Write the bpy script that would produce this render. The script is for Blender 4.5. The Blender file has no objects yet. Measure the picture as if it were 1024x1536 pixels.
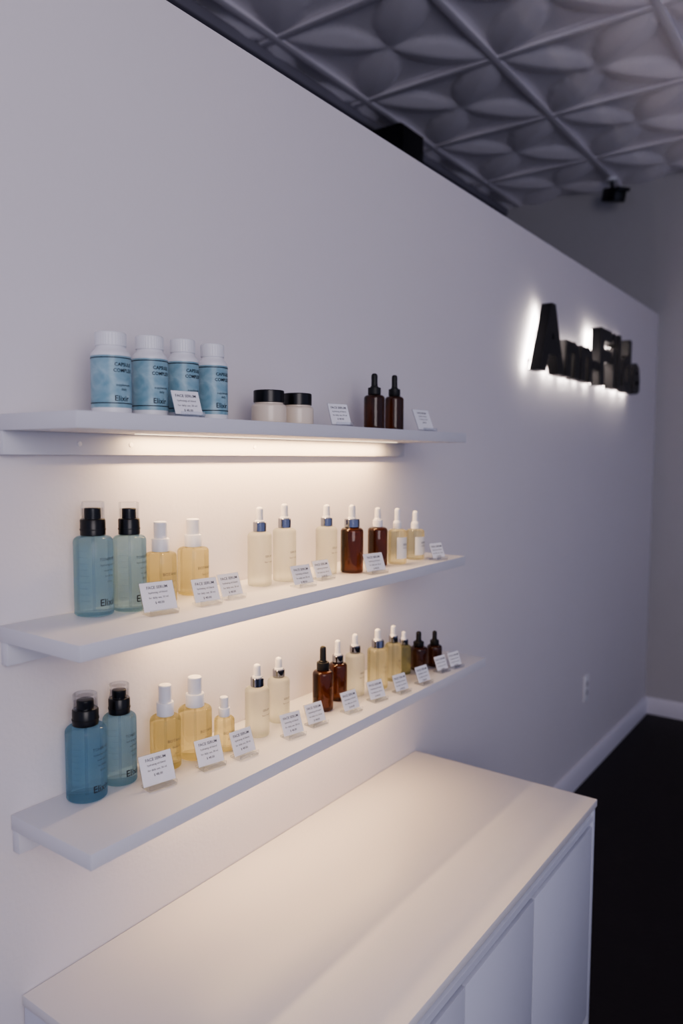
import bpy, bmesh, numpy as np, math, random
from mathutils import Vector, Matrix
random.seed(4)
sc=bpy.context.scene
sc.view_settings.view_transform='AgX'
sc.view_settings.look='AgX - Medium High Contrast'
sc.view_settings.exposure=0.12

# ---------------------------------------------------------------- materials
def s2l(c):
    return tuple(((x/255)/12.92 if x/255<=.04045 else ((x/255+.055)/1.055)**2.4) for x in c)+(1,)
def newmat(n):
    m=bpy.data.materials.new(n);m.use_nodes=True
    nt=m.node_tree
    return m,nt,nt.nodes['Principled BSDF'],nt.nodes['Material Output']
def pmat(n,col,rough=.5,metal=0,bump=0,bscale=200,var=0,vscale=3,spec=None,coat=0):
    m,nt,p,o=newmat(n)
    p.inputs['Base Color'].default_value=col;p.inputs['Roughness'].default_value=rough
    p.inputs['Metallic'].default_value=metal;p.inputs['Coat Weight'].default_value=coat
    if spec is not None:p.inputs['Specular IOR Level'].default_value=spec
    tc=nt.nodes.new('ShaderNodeTexCoord')
    if var:
        nz=nt.nodes.new('ShaderNodeTexNoise');nz.inputs['Scale'].default_value=vscale;nz.inputs['Detail'].default_value=4
        nt.links.new(tc.outputs['Object'],nz.inputs['Vector'])
        r=nt.nodes.new('ShaderNodeMapRange')
        r.inputs['To Min'].default_value=1-var;r.inputs['To Max'].default_value=1+var
        nt.links.new(nz.outputs['Fac'],r.inputs['Value'])
        mx=nt.nodes.new('ShaderNodeVectorMath');mx.operation='SCALE'
        mx.inputs[0].default_value=col[:3];nt.links.new(r.outputs['Result'],mx.inputs['Scale'])
        nt.links.new(mx.outputs['Vector'],p.inputs['Base Color'])
    if bump:
        nb=nt.nodes.new('ShaderNodeTexNoise');nb.inputs['Scale'].default_value=bscale;nb.inputs['Detail'].default_value=3
        nt.links.new(tc.outputs['Object'],nb.inputs['Vector'])
        bp=nt.nodes.new('ShaderNodeBump');bp.inputs['Strength'].default_value=bump;bp.inputs['Distance'].default_value=.002
        nt.links.new(nb.outputs['Fac'],bp.inputs['Height']);nt.links.new(bp.outputs['Normal'],p.inputs['Normal'])
    return m
def glass(n,tint,rough=.02,fac=.5,ior=1.35,milk=0,milkcol=None):
    """bottle glass + contents: refracting part mixed with a straight-through tinted part"""
    m,nt,p,o=newmat(n)
    p.inputs['Base Color'].default_value=tint;p.inputs['Roughness'].default_value=rough
    p.inputs['Transmission Weight'].default_value=1;p.inputs['IOR'].default_value=ior
    t=nt.nodes.new('ShaderNodeBsdfTransparent');t.inputs['Color'].default_value=tint
    mx=nt.nodes.new('ShaderNodeMixShader');mx.inputs['Fac'].default_value=fac
    nt.links.new(p.outputs[0],mx.inputs[1]);nt.links.new(t.outputs[0],mx.inputs[2])
    last=mx
    if milk:
        d=nt.nodes.new('ShaderNodeBsdfPrincipled');d.inputs['Base Color'].default_value=milkcol;d.inputs['Roughness'].default_value=.35
        tr=nt.nodes.new('ShaderNodeBsdfTranslucent');tr.inputs['Color'].default_value=milkcol
        m2=nt.nodes.new('ShaderNodeMixShader');m2.inputs['Fac'].default_value=.5
        nt.links.new(d.outputs[0],m2.inputs[1]);nt.links.new(tr.outputs[0],m2.inputs[2])
        m3=nt.nodes.new('ShaderNodeMixShader');m3.inputs['Fac'].default_value=milk
        nt.links.new(mx.outputs[0],m3.inputs[1]);nt.links.new(m2.outputs[0],m3.inputs[2]);last=m3
    nt.links.new(last.outputs[0],o.inputs['Surface'])
    return m
def emit(n,col,s):
    m,nt,p,o=newmat(n)
    p.inputs['Base Color'].default_value=(.8,.8,.8,1)
    p.inputs['Emission Color'].default_value=col;p.inputs['Emission Strength'].default_value=s
    return m

M={}
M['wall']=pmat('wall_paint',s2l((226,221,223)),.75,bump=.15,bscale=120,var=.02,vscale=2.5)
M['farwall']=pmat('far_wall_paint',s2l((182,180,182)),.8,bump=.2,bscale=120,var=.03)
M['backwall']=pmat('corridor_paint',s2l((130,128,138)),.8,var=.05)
M['ceil']=pmat('ceiling_tile',s2l((238,234,238)),.4,var=.03)
M['floor']=pmat('dark_floor',s2l((28,21,23)),.5,bump=.3,bscale=40,var=.2,vscale=8,spec=.3)
M['base']=pmat('baseboard_paint',s2l((215,213,222)),.4,var=.02)
M['shelf']=pmat('white_laminate',s2l((216,216,222)),.42,var=.015,vscale=6,bump=.05,bscale=300)
M['counter']=pmat('counter_laminate',s2l((226,223,224)),.38,var=.015,vscale=4,bump=.05,bscale=300)
M['front']=pmat('door_laminate',s2l((212,214,226)),.35,var=.01)
M['groove_shade']=pmat('handle_channel_shade',s2l((70,72,82)),.5,var=.02)  # shade of the handle gap put into the base colour
M['black']=pmat('black_plastic',s2l((14,14,17)),.28,var=.05,vscale=40)
M['rubber']=pmat('black_rubber',s2l((18,18,20)),.5,var=.05,vscale=40)
M['white']=pmat('white_plastic',s2l((228,228,232)),.35,var=.01,vscale=40)
M['wrubber']=pmat('white_rubber',s2l((232,230,228)),.5,var=.01,vscale=40)
M['silver']=pmat('silver_collar',s2l((150,154,168)),.12,metal=1,var=.02,vscale=40)
M['amber']=glass('amber_glass',s2l((112,62,32)),.03,.25,1.45,milk=.15,milkcol=s2l((46,23,10)))
M['amber'].node_tree.nodes['Principled BSDF'].inputs['Coat Weight'].default_value=.6
M['blue']=glass('blue_toner_glass',s2l((194,219,231)),.02,.55,1.36,milk=.09,milkcol=s2l((138,176,196)))
M['yellow']=glass('yellow_oil_glass',s2l((243,236,200)),.03,.45,1.38,milk=.14,milkcol=s2l((206,198,146)))
M['frost']=glass('frosted_glass',s2l((247,248,240)),.28,.38,1.3,milk=.27,milkcol=s2l((216,216,202)))
M['clear']=glass('clear_plastic',s2l((245,247,250)),.02,.7,1.3)
M['cloudy']=glass('pale_serum_glass',s2l((246,242,214)),.06,.42,1.35,milk=.17,milkcol=s2l((216,210,170)))
M['green']=glass('olive_serum_glass',s2l((205,205,165)),.05,.35,1.35,milk=.22,milkcol=s2l((115,116,88)))
M['ink']=pmat('label_ink',s2l((26,34,46)),.5,var=.02)
M['grayink']=pmat('card_ink',s2l((70,70,80)),.6,var=.02)
M['paper']=pmat('card_paper',s2l((236,236,240)),.6,var=.01,vscale=30)
M['wlabel']=pmat('white_label',s2l((235,230,220)),.5,var=.01,vscale=30)
M['jar']=pmat('cream_jar',s2l((228,214,196)),.3,var=.01,vscale=30,coat=.3)
M['signblack']=pmat('sign_black',s2l((10,10,12)),.4,var=.05)
M['halo']=emit('sign_backlight',(1,.90,.83,1),19)
M['led']=emit('led_diffuser',(1,.80,.55,1),1.5)
# marbled blue label
m,nt,p,o=newmat('blue_marble_label')
tc=nt.nodes.new('ShaderNodeTexCoord');nz=nt.nodes.new('ShaderNodeTexNoise');nz.inputs['Scale'].default_value=28;nz.inputs['Detail'].default_value=6;nz.inputs['Distortion'].default_value=1.2
nt.links.new(tc.outputs['Object'],nz.inputs['Vector'])
cr=nt.nodes.new('ShaderNodeValToRGB');cr.color_ramp.elements[0].position=.35;cr.color_ramp.elements[0].color=s2l((118,158,174))
cr.color_ramp.elements[1].position=.7;cr.color_ramp.elements[1].color=s2l((164,192,202))
nt.links.new(nz.outputs['Fac'],cr.inputs['Fac']);nt.links.new(cr.outputs['Color'],p.inputs['Base Color']);p.inputs['Roughness'].default_value=.35
M['marble']=m

# ---------------------------------------------------------------- builder
_tc={}
def textmesh(s,off=0,ext=0,spacing=1.0):
    k=(s,off,ext,spacing)
    if k in _tc:return _tc[k]
    cu=bpy.data.curves.new('t','FONT');cu.body=s;cu.align_x='CENTER';cu.align_y='CENTER';cu.resolution_u=2;cu.offset=off;cu.extrude=ext;cu.space_character=spacing
    ob=bpy.data.objects.new('t',cu);sc.collection.objects.link(ob)
    dg=bpy.context.evaluated_depsgraph_get();dg.update()
    me=bpy.data.meshes.new_from_object(ob.evaluated_get(dg))
    vs=[tuple(v.co) for v in me.vertices];fs=[tuple(p.vertices) for p in me.polygons]
    bpy.data.objects.remove(ob);bpy.data.meshes.remove(me);bpy.data.curves.remove(cu)
    _tc[k]=(vs,fs);return _tc[k]
class B:
    def __init__(s): s.v=[];s.f=[];s.mi=[];s.mats=[]
    def m(s,k):
        if k not in s.mats:s.mats.append(k)
        return s.mats.index(k)
    def add(s,vs,fs,k):
        o=len(s.v);i=s.m(k);s.v+= [tuple(v) for v in vs]
        for f in fs:s.f.append(tuple(a+o for a in f));s.mi.append(i)
    def box(s,x0,x1,y0,y1,z0,z1,k,bev=0,T=None):
        bm=bmesh.new();bmesh.ops.create_cube(bm,size=1)
        for v in bm.verts:
            v.co=Vector(((x0+x1)/2+v.co.x*(x1-x0),(y0+y1)/2+v.co.y*(y1-y0),(z0+z1)/2+v.co.z*(z1-z0)))
        if bev:bmesh.ops.bevel(bm,geom=bm.edges[:],offset=bev,segments=2,affect='EDGES',profile=.5)
        bm.verts.index_update()
        vs=[(T@v.co if T else v.co) for v in bm.verts]
        s.add(vs,[[v.index for v in f.verts] for f in bm.faces],k);bm.free()
    def lathe(s,prof,k,seg=40,cx=0,cy=0,rib=0):
        vs=[];fs=[];n=len(prof)
        for i,(r,z) in enumerate(prof):
            for j in range(seg):
                a=2*math.pi*j/seg;rr=r*(1-(rib if (j%2 and rib) else 0))
                vs.append((cx+rr*math.cos(a),cy+rr*math.sin(a),z))
        for i in range(n-1):
            for j in range(seg):
                fs.append((i*seg+j,i*seg+(j+1)%seg,(i+1)*seg+(j+1)%seg,(i+1)*seg+j))
        fs.append(tuple(range(seg))[::-1]);fs.append(tuple((n-1)*seg+j for j in range(seg)))
        s.add(vs,fs,k)
    def wrap(s,text,size,r,z,k,a0=-90,off=0):
        vs,fs=textmesh(text,off)
        a0=math.radians(a0)
        s.add([((r)*math.cos(a0+x*size/r),r*math.sin(a0+x*size/r),z+y*size) for x,y,_ in vs],fs,k)
    def build(s,name,loc=(0,0,0),rz=0,sharp=35,recalc=True):
        me=bpy.data.meshes.new(name);me.from_pydata(s.v,[],s.f)
        for k in s.mats:me.materials.append(M[k])
        for p,i in zip(me.polygons,s.mi):p.material_index=i
        if recalc:
            bm=bmesh.new();bm.from_mesh(me);bmesh.ops.recalc_face_normals(bm,faces=bm.faces[:]);bm.to_mesh(me);bm.free()
        me.shade_smooth()
        me.set_sharp_from_angle(angle=math.radians(sharp))
        ob=bpy.data.objects.new(name,me);sc.collection.objects.link(ob)
        ob.location=loc;ob.rotation_euler=(0,0,math.radians(rz));return ob
def rnd(r,z,rad,inner=False,n=5,up=True):
    """rounded outer corner points from side to top (up) or bottom to side"""
    out=[]
    for i in range(n+1):
        a=math.pi/2*i/n
        if up: out.append((r-rad+rad*math.cos(a),z-rad+rad*math.sin(a)))
        else: out.append((r-rad+rad*math.sin(a),z+rad-rad*math.cos(a)))
    return out

# ---------------------------------------------------------------- room
FX=4.563;CL=3.072;WT=2.311
b=B();b.box(-2.2,FX,0,.13,0,WT,'wall',bev=.003);b.build('wall_shelf_side')
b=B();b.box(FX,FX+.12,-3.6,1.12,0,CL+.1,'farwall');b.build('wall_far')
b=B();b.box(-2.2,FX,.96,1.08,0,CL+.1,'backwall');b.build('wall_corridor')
b=B();b.box(-2.2,FX+.12,-3.6,1.08,-.08,0,'floor');b.build('floor')
def baseprof(b,axis,a0,a1,c,sgn,h=.097):
    pr=[(0,0),(.016,0),(.016,h-.03),(.012,h-.018),(.009,h-.004),(.006,h),(0,h)]
    vs=[]
    for a in (a0,a1):
        for d,z in pr:
            vs.append((a,c+sgn*d,z) if axis=='x' else (c+sgn*d,a,z))
    n=len(pr);fs=[(i,(i+1)%n,n+(i+1)%n,n+i) for i in range(n)]+[tuple(range(n)),tuple(range(n,2*n))]
    b.add(vs,fs,'base')
b=B();baseprof(b,'x',1.88,FX-.016,0,-1);b.build('baseboard_shelf_side')
b=B();baseprof(b,'y',-3.6,0,FX,-1);b.build('baseboard_far')
# ceiling with embossed petal tiles
T=.61;x0,x1,y0c,y1c=-2.2,FX,-3.6,.96
st=.0153
nx=int((x1-x0)/st);ny=int((y1c-y0c)/st)
xs=np.linspace(x0,x1,nx);ys=np.linspace(y0c,y1c,ny)
X,Y=np.meshgrid(xs,ys,indexing='ij')
gx0=2.245;gy0=.243
u=np.abs(((X-gx0)/T)%1-.5);v=np.abs(((Y-gy0)/T)%1-.5)
d1=np.hypot(u-.5,v);d2=np.hypot(u,v-.5)
lens=(d1<.5)&(d2<.5)
e=np.clip(np.minimum(.5-d1,.5-d2)/.1464,0,1)
dm=np.minimum(d1,d2)
h=np.where(lens,-.022*e**.8,.018*np.clip(1-dm/.5,0,1)**.8-.003)
edge=np.minimum(.5-u,.5-v)
h=h*np.clip(edge/.04,0,1)
Z=CL+h
V=np.stack([X,Y,Z],-1).reshape(-1,3).tolist()
idx=np.arange(nx*ny).reshape(nx,ny)
F=np.stack([idx[:-1,:-1],idx[:-1,1:],idx[1:,1:],idx[1:,:-1]],-1).reshape(-1,4).tolist()
b=B();b.add(V,F,'ceil')
k=gy0-T*6
while k<.96:
    b.box(x0,x1,k-.016,k+.016,CL-.012,CL+.004,'ceil',bev=.003);k+=T
k=gx0-T*7
while k<FX:
    if k>x0:b.box(k-.016,k+.016,y0c,y1c,CL-.011,CL+.004,'ceil',bev=.003)
    k+=T
b.box(x0,x1,y0c,y1c,CL+.06,CL+.1,'ceil')
b.build('ceiling',recalc=False,sharp=25)
b=B();b.box(-2.2,FX,.925,.96,CL-.05,CL-.008,'backwall',bev=.003);b.build('trim_ceiling')

# ---------------------------------------------------------------- counter
CX0,CX1,CW,CZ=.627,1.868,.530,.6393
b=B()
b.box(CX0,CX1,-CW,-.001,CZ-.018,CZ,'counter',bev=.0012)
b.box(CX0+.002,CX0+.02,-CW+.004,-.002,0,CZ-.018,'front',bev=.001)
b.box(CX1-.02,CX1-.002,-CW+.004,-.002,0,CZ-.018,'front',bev=.001)
b.box(CX0+.02,CX1-.02,-CW+.04,-.002,.07,CZ-.019,'groove_shade')
b.box(CX0+.02,CX1-.02,-CW+.06,-CW+.08,0,.07,'groove_shade')
# finger-pull rail
pr=[(-CW+.040,CZ-.032),(-CW+.012,CZ-.032),(-CW+.004,CZ-.036),(-CW+.004,CZ-.050),(-CW+.014,CZ-.056),(-CW+.040,CZ-.056)]
vs=[(x,y,z) for x in (CX0+.0205,CX1-.0205) for y,z in pr];n=len(pr)
b.add(vs,[(i,(i+1)%n,n+(i+1)%n,n+i) for i in range(n)]+[tuple(range(n)),tuple(range(n,2*n))],'front')
gaps=[CX0+.02,.82,1.142,1.463,CX1-.02]
for a,c in zip(gaps[:-1],gaps[1:]):
    b.box(a+.002,c-.002,-CW+.004,-CW+.024,.075,CZ-.064,'front',bev=.001)
b.build('cabinet_counter')

# ---------------------------------------------------------------- shelves
SW,TH=.2017,.024
Z1,Z2,Z3=1.5600,1.2410,.941
def area(n,loc,sx,sy,pw,col,rot=None,target=None,spread=180):
    L=bpy.data.lights.new(n,'AREA');L.shape='RECTANGLE';L.size=sx;L.size_y=sy;L.energy=pw;L.color=col;L.spread=math.radians(spread)
    o=bpy.data.objects.new(n,L);sc.collection.objects.link(o);o.location=loc
    if target is not None:
        o.rotation_euler=(Vector(target)-Vector(loc)).to_track_quat('-Z','Y').to_euler()
    else:o.rotation_euler=rot
    return o
warm=(1,.65,.32)
def shelf(xl,xr,z,l0,l1,pw,screws=()):
    b=B()
    b.box(xl,xr,-SW,-.0005,z-TH,z,'shelf',bev=.001)
    b.box(xl+.002,xr-.002,-.018,-.0005,z-.06,z-TH,'shelf',bev=.0008)
    for sx in screws:
        vs=[];n=16
        for y,r in ((-.0178,.0042),(-.0192,.0042),(-.0196,.003)):
            for j in range(n):
                a=2*math.pi*j/n;vs.append((sx+r*math.cos(a),y,z-.042+r*math.sin(a)))
        fs=[(i*n+j,i*n+(j+1)%n,(i+1)*n+(j+1)%n,(i+1)*n+j) for i in range(2) for j in range(n)]+[tuple(2*n+j for j in range(n))]
        b.add(vs,fs,'white')
    b.box(l0-.01,l1+.01,-.063,-.047,z-TH-.0012,z-TH+.0002,'led')
    b.build('wall_shelf')
    area('led_strip_light',((l0+l1)/2,-.055,z-TH-.0016),l1-l0,.012,pw,warm,rot=(0,0,0))
shelf(.6095,1.762,Z1,.84,1.64,3.2,(.742,.845,1.16))
shelf(.6067,1.7687,Z2,.88,1.60,1.9)
shelf(.617,1.905,Z3,.90,1.72,1.9)

# ---------------------------------------------------------------- bottles
def neckprof(r,hb,sh,rn,zn,rb=.004):
    p=[(r-rb*1.2,0)]+rnd(r,0,rb,up=False)+rnd(r,hb,sh)
    p=[q for q in p if q[0]>rn]
    return p+[(rn,hb+.0005),(rn,zn)]
def bulb(b,r,z,h,k):
    b.lathe([(r*1.25,z),(r*1.25,z+.002),(r,z+.004),(r*.95,z+h*.55),(r*.98,z+h*.7)]+rnd(r*.95,z+h,r*.75)+[(r*.05,z+h)],k,28)
def blue_sprayer(x,y,z,h,r,rz=0):
    b=B();hb=h*.695
    b.lathe(neckprof(r,hb,.009,r*.5,hb+.004),'blue',48)
    b.lathe([(r*.60,hb+.001),(r*.64,hb+.002),(r*.64,hb+.026),(r*.60,hb+.028)],'black',40)
    b.lathe([(r*.66,hb+.010),(r*.66,hb+.012)],'rubber',40)
    b.lathe([(r*.42,hb+.028),(r*.42,h*.92)]+rnd(r*.42,h*.945,.002)+[(.001,h*.945)],'black',28)
    b.lathe([(r*.60,hb+.0285),(r*.60,h-.002)]+rnd(r*.60,h,.0015)+[(.001,h)],'clear',36)
    b.lathe([(.0018,.006),(.0018,hb)],'clear',10)
    R=r+.0003
    b.wrap('Elixir',.016,R,h*.12,'ink',-80,.01)
    for i,(t,sz) in enumerate([('TONER MIST',.0065),('hydrating botanical',.0045),('water blend',.0045),('for all skin',.0045),('8 fl oz',.0045)]):
        b.wrap(t,sz,R,h*.5-i*.009,'ink',-75)
    for i in range(9):
        b.wrap('-- - --- - --',.004,R,h*.58-i*.010,'ink',-158+(i%3)*3)
    b.build('spray_bottle',(x,y,z),rz)
def pump_bottle(x,y,z,h,r,rz=0,body='yellow'):
    b=B();hb=h*.62
    b.lathe(neckprof(r,hb,.007,r*.45,hb+.004),body,44)
    b.lathe([(r*.52,hb+.001),(r*.56,hb+.002),(r*.56,hb+h*.16),(r*.53,hb+h*.17)],'white',36)
    b.lathe([(r*.42,hb+h*.17),(r*.42,h-.003)]+rnd(r*.42,h,.0025)+[(.001,h)],'white',32)
    b.lathe([(.0018,.006),(.0018,hb)],'clear',10)
    for i,(t,sz) in enumerate([('BOTANICA',.0075),('facial oil',.006),('50 ml',.005)]):
        b.wrap(t,sz,r+.0003,h*.36-i*.012,'grayink',-85)
    b.build('pump_bottle',(x,y,z),rz)
def dropper(x,y,z,h,r,body='frost',collar='silver',bk='wrubber',rn=.55,rz=0,label=None,fb=.68,name='dropper_bottle',sh=.008):
    b=B();hb=h*fb;hc=h*.13
    b.lathe(neckprof(r,hb,min(sh,r*.38),r*.42,hb+.004),body,44)
    b.lathe([(r*(rn-.03),hb+.001),(r*rn,hb+.002),(r*rn,hb+hc-.001),(r*(rn-.04),hb+hc)],collar,40,rib=.03 if collar in('rubber',) else 0)
    bulb(b,r*.31,hb+hc,h-hb-hc,bk)
    if body in('yellow','cloudy','clear'):b.lathe([(.0026,.012),(.0026,hb)],'clear',10)
    if label:
        zl0,zl1=h*.10,hb-.018
        vs=[];n=24;R=r+.0004
        for i in range(n+1):
            a=math.radians(-150+130*i/n);vs+= [(R*math.cos(a),R*math.sin(a),zl0),(R*math.cos(a),R*math.sin(a),zl1)]
        b.add(vs,[(2*i,2*i+2,2*i+3,2*i+1) for i in range(n)],label)
        b.wrap('SERUM',.006,r+.0008,(zl0+zl1)/2+.008,'grayink',-90);b.wrap('vitamin oil',.0045,r+.0008,(zl0+zl1)/2,'grayink',-90)
    elif body!='amber':
        b.wrap('SERUM',.006,r+.0003,h*.38,'grayink',-90);b.wrap('face + neck',.0045,r+.0003,h*.31,'grayink',-90)
    b.build(name,(x,y,z),rz)
def supplement(x,y,z,h,r,rz=0):
    b=B()
    hb=h*.825
    b.lathe([(r-.006,0)]+rnd(r,0,.005,up=False)+[(r,hb-.013)]+[(r-.5*(r*.26)*(1-math.cos(math.pi*t)),hb-.013+.013*t) for t in (.15,.3,.45,.6,.75,.9,1)]+[(r*.70,hb+.003)],'white',48)
    b.lathe([(r*.76,hb+.0005),(r*.79,hb+.0015),(r*.79,h*.975)]+rnd(r*.79,h,.003)+[(.001,h)],'white',72,rib=.025)
    z0,z1=.012,hb-.015;n=40;R=r+.0004
    vs=[]
    for i in range(n+1):
        a=math.radians(-225+300*i/n);vs+= [(R*math.cos(a),R*math.sin(a),z0),(R*math.cos(a),R*math.sin(a),z1)]
    b.add(vs,[(2*i,2*i+2,2*i+3,2*i+1) for i in range(n)],'marble')
    for zz,t in ((z0+.006,.0014),(z1-.004,.0014)):
        vs=[];R2=r+.0007
        for i in range(n+1):
            a=math.radians(-225+300*i/n);vs+= [(R2*math.cos(a),R2*math.sin(a),zz),(R2*math.cos(a),R2*math.sin(a),zz+t)]
        b.add(vs,[(2*i,2*i+2,2*i+3,2*i+1) for i in range(n)],'ink')
    R2=r+.0008
    b.wrap('CAPSULE',.0075,R2,h*.60,'ink',-88,.015);b.wrap('COMPLEX',.0075,R2,h*.53,'ink',-88,.015)
    b.wrap('supplement',.0055,R2,h*.36,'ink',-88);b.wrap('daily',.0055,R2,h*.31,'ink',-88)
    b.wrap('Elixir',.012,R2,h*.20,'ink',-94,.01)
    b.build('supplement_bottle',(x,y,z),rz)
def jar(x,y,z,h,r):
    b=B()
    b.lathe([(r-.006,0)]+rnd(r,0,.006,up=False)+rnd(r,h*.60,.006)+[(r*.82,h*.60+.001),(r*.82,h*.64)],'jar',48)
    b.lathe([(r*.84,h*.64),(r*.88,h*.65),(r*.88,h*.96)]+rnd(r*.88,h,.002)+[(.001,h)],'black',48)
    b.build('cream_jar',(x,y,z))
def card(x,y,z,w=.054,h=.046,rz=-12,lines=('FACE SERUM','hydrating oil blend','for daily use, 30 ml','$ 48.00')):
    b=B();tl=math.radians(22)
    def P(s,t,n): return (s, -.006+t*math.sin(tl)-n*math.cos(tl), .005+t*math.cos(tl)+n*math.sin(tl))
    def slab(s0,s1,t0,t1,n0,n1,k):
        vs=[P(s,t,n) for s in(s0,s1) for t in(t0,t1) for n in(n0,n1)]
        b.add(vs,[(0,1,3,2),(4,6,7,5),(0,4,5,1),(2,3,7,6),(0,2,6,4),(1,5,7,3)],k)
    slab(-w/2,w/2,0,h,-.0012,0,'clear')
    slab(-w/2+.001,w/2-.001,.001,h-.001,.0002,.0007,'paper')
    b.box(-w*.42,w*.42,-.018,.012,0,.004,'clear',bev=.0008)
    b.box(-w*.42,w*.42,-.019,-.0165,.003,.010,'clear',bev=.0006)
    szs=[.0068,.0046,.0046,.0055]
    t=h-.010
    for L,sz in zip(lines,szs):
        vs,fs=textmesh(L,.012 if sz>.006 else .008)
        mx=max(v[0] for v in vs)-min(v[0] for v in vs);k=min(sz,(w-.008)/mx)
        b.add([P(a*k,t+c*k,.0010) for a,c,_ in vs],fs,'grayink')
        t-=.0085
    b.build('price_card',(x,y,z),rz)

e=.0004
for x,h in ((.744,.128),(.820,.132),(.891,.1355),(.961,.136)):supplement(x,-.1,Z1+e,h,.0300 if x<.75 else .0285 if x<.85 else .0265,random.uniform(-4,4))
jar(1.112,-.1,Z1+e,.066,.034);jar(1.200,-.1,Z1+e,.066,.033)
dropper(1.485,-.1,Z1+e,.133,.0243,'amber','rubber','rubber',.62,fb=.62)
dropper(1.574,-.1,Z1+e,.137,.0229,'amber','rubber','rubber',.62,fb=.62)
card(.850,-.155,Z1+e,.052,.043);card(1.280,-.15,Z1+e,.05,.048,-20);card(1.645,-.145,Z1+e,.068,.055,-5)
# middle shelf
blue_sprayer(.747,-.042,Z2+e,.184,.0312);blue_sprayer(.805,-.060,Z2+e,.181,.0275,6)
pump_bottle(.881,-.049,Z2+e,.143,.0275);pump_bottle(.972,-.034,Z2+e,.141,.0290,5)
dropper(1.115,-.072,Z2+e,.157,.0240);dropper(1.190,-.0735,Z2+e,.160,.0243)
dropper(1.320,-.085,Z2+e,.152,.0237)
dropper(1.368,-.120,Z2+e,.151,.0255,'amber','silver','wrubber',.68,fb=.66)
dropper(1.487,-.111,Z2+e,.138,.0235,'amber','white','wrubber',.5,fb=.66)
dropper(1.545,-.130,Z2+e,.134,.0226,'cloudy','white','white',.45,fb=.62,label='wlabel')
dropper(1.641,-.124,Z2+e,.122,.0235,'cloudy','white','white',.45,fb=.62,label='wlabel')
card(.812,-.125,Z2+e,.062,.050);card(.912,-.13,Z2+e,.052,.043);card(.978,-.125,Z2+e,.05,.043,-6)
card(1.154,-.15,Z2+e,.054,.040,-8);card(1.246,-.13,Z2+e,.05,.038,-5);card(1.383,-.172,Z2+e,.06,.042);card(1.660,-.178,Z2+e,.045,.040,-14)
# bottom shelf
blue_sprayer(.727,-.040,Z3+e,.172,.0325);blue_sprayer(.797,-.036,Z3+e,.170,.0282,4)
pump_bottle(.884,-.052,Z3+e,.150,.0275);pump_bottle(.950,-.058,Z3+e,.150,.0310,4);pump_bottle(1.004,-.080,Z3+e,.102,.0195)
dropper(1.097,-.080,Z3+e,.144,.0245);dropper(1.184,-.062,Z3+e,.136,.0233)
dropper(1.295,-.095,Z3+e,.142,.0229,'amber','rubber','rubber',.6,fb=.62)
dropper(1.371,-.080,Z3+e,.138,.0215,'amber','silver','wrubber',.6,fb=.62)
dropper(1.423,-.092,Z3+e,.144,.0228,'frost','silver','wrubber')
dropper(1.499,-.106,Z3+e,.144,.0250,'cloudy','silver','wrubber',.6)
dropper(1.575,-.103,Z3+e,.138,.0210,'cloudy','silver','wrubber',.55)
dropper(1.639,-.095,Z3+e,.110,.0190,'green','silver','white',.6)
dropper(1.698,-.105,Z3+e,.100,.0230,'amber','rubber','rubber',.6,fb=.6)
dropper(1.752,-.123,Z3+e,.094,.0200,'amber','rubber','rubber',.6,fb=.6)
card(.822,-.104,Z3+e,.062,.052);card(.930,-.117,Z3+e,.055,.048);card(1.001,-.132,Z3+e,.053,.046,-6)
for x,y,w,h,r in ((1.131,-.143,.052,.044,-12),(1.210,-.140,.05,.042,-10),(1.320,-.152,.05,.042,-8),(1.418,-.156,.05,.042,-12),(1.502,-.170,.046,.040,-10),(1.594,-.178,.048,.040,-8),(1.712,-.165,.045,.038,-10),(1.768,-.175,.046,.038,-12)):
    card(x,y,Z3+e,w,h,r)

# ---------------------------------------------------------------- sign
b=B()
def letter(s,xa,xb,h,z=1.81,off=.03,dep=.04,st_=.03):
    def fit(vs):
        a0=min(v[0] for v in vs);a1=max(v[0] for v in vs);c0=min(v[1] for v in vs);c1=max(v[1] for v in vs)
        return lambda a,c,i=0:(xa+i+(a-a0)/(a1-a0)*(xb-xa-2*i),z+i+(c-c0)/(c1-c0)*(h-2*i))
    vs,fs=textmesh(s,off,.5);g=fit(vs)
    b.add([(g(a,c)[0],-(st_+dep/2)-q*dep,g(a,c)[1]) for a,c,q in vs],fs,'signblack')
    vs,fs=textmesh(s,.0,0);g=fit(vs)
    b.add([(g(a,c,.006)[0],-(st_-.004),g(a,c,.006)[1]) for a,c,q in vs],fs,'halo')
letter('A',2.595,2.850,.250,off=.045)
letter('n',2.865,3.025,.142,off=.035)
letter('n',3.045,3.190,.142,off=.035)
letter('-',3.200,3.265,.035,z=1.87)
letter('F',3.285,3.450,.245,off=.035)
letter('i',3.475,3.520,.245,off=.03)
letter('l',3.550,3.595,.245,off=.03)
letter('d',3.620,3.770,.245,off=.03)
letter('e',3.795,3.935,.150,off=.03)
for x in (2.66,2.78,2.9,3.1,3.32,3.57,3.7,3.86):
    b.box(x-.004,x+.004,-.031,-.0005,1.85,1.858,'signblack')
b.build('backlit_letter_sign',sharp=30)

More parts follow.
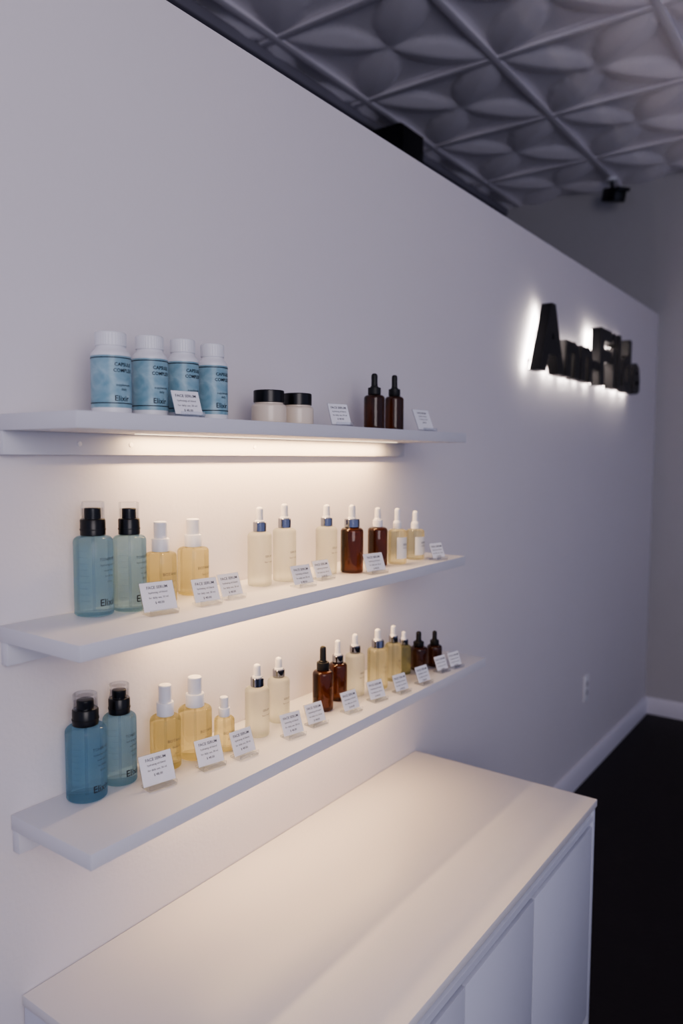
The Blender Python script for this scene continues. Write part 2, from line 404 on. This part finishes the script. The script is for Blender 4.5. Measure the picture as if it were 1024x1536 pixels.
# ---------------------------------------------------------------- small fixtures
b=B();b.box(3.405,3.475,-.006,-.0005,.37,.49,'white',bev=.002)
for z in (.41,.45):b.box(3.425,3.455,-.0075,-.005,z-.013,z+.013,'farwall',bev=.001)
b.build('wall_outlet')
b=B()
b.lathe([(.03,CL-.030),(.03,CL-.012),(.028,CL-.01)],'white',24,4.40,.235)
b.lathe([(.008,CL-.09),(.008,CL-.028)],'black',12,4.40,.235)
Tm=Matrix.Translation((4.40,.235,CL-.105))@Matrix.Rotation(math.radians(235),4,'Z')@Matrix.Rotation(math.radians(15),4,'Y')
b.box(-.04,.08,-.038,.038,-.036,.036,'black',bev=.008,T=Tm)
b.box(.08,.10,-.040,.040,.02,.038,'black',bev=.003,T=Tm)
b.build('security_camera')
b=B();b.box(2.96,3.16,.74,.94,2.68,2.99,'black',bev=.01);b.box(3.0,3.1,.93,.96,2.8,2.9,'black')
b.box(2.97,3.15,.732,.742,2.69,2.98,'rubber',bev=.002);b.build('wall_speaker')

# ---------------------------------------------------------------- light
w=bpy.data.worlds.new('World');sc.world=w;w.use_nodes=True
bg=w.node_tree.nodes['Background'];bg.inputs['Color'].default_value=(.61,.65,.98,1);bg.inputs['Strength'].default_value=.50
area('window_light',(-.9,-2.9,2.1),1.8,1.8,36,(1,.91,.90),target=(.9,0,1.7))

# ---------------------------------------------------------------- camera
cd=bpy.data.cameras.new('camera');co=bpy.data.objects.new('camera',cd);sc.collection.objects.link(co);sc.camera=co
y=math.radians(35.7853);pi_=math.radians(-4.2582);r=math.radians(.247)
Fv=Vector((math.cos(y)*math.cos(pi_),math.sin(y)*math.cos(pi_),math.sin(pi_)))
Rv=Fv.cross(Vector((0,0,1))).normalized();Uv=Rv.cross(Fv)
R2=Rv*math.cos(r)+Uv*math.sin(r);U2=-Rv*math.sin(r)+Uv*math.cos(r)
mat=Matrix((R2,U2,-Fv)).transposed().to_4x4();mat.translation=(0,-1.077,1.5)
co.matrix_world=mat
cd.sensor_fit='VERTICAL';cd.sensor_height=36;cd.lens=36*1125.8/1536
cd.clip_start=.02
cd.dof.use_dof=True;cd.dof.focus_distance=1.38;cd.dof.aperture_fstop=2.4
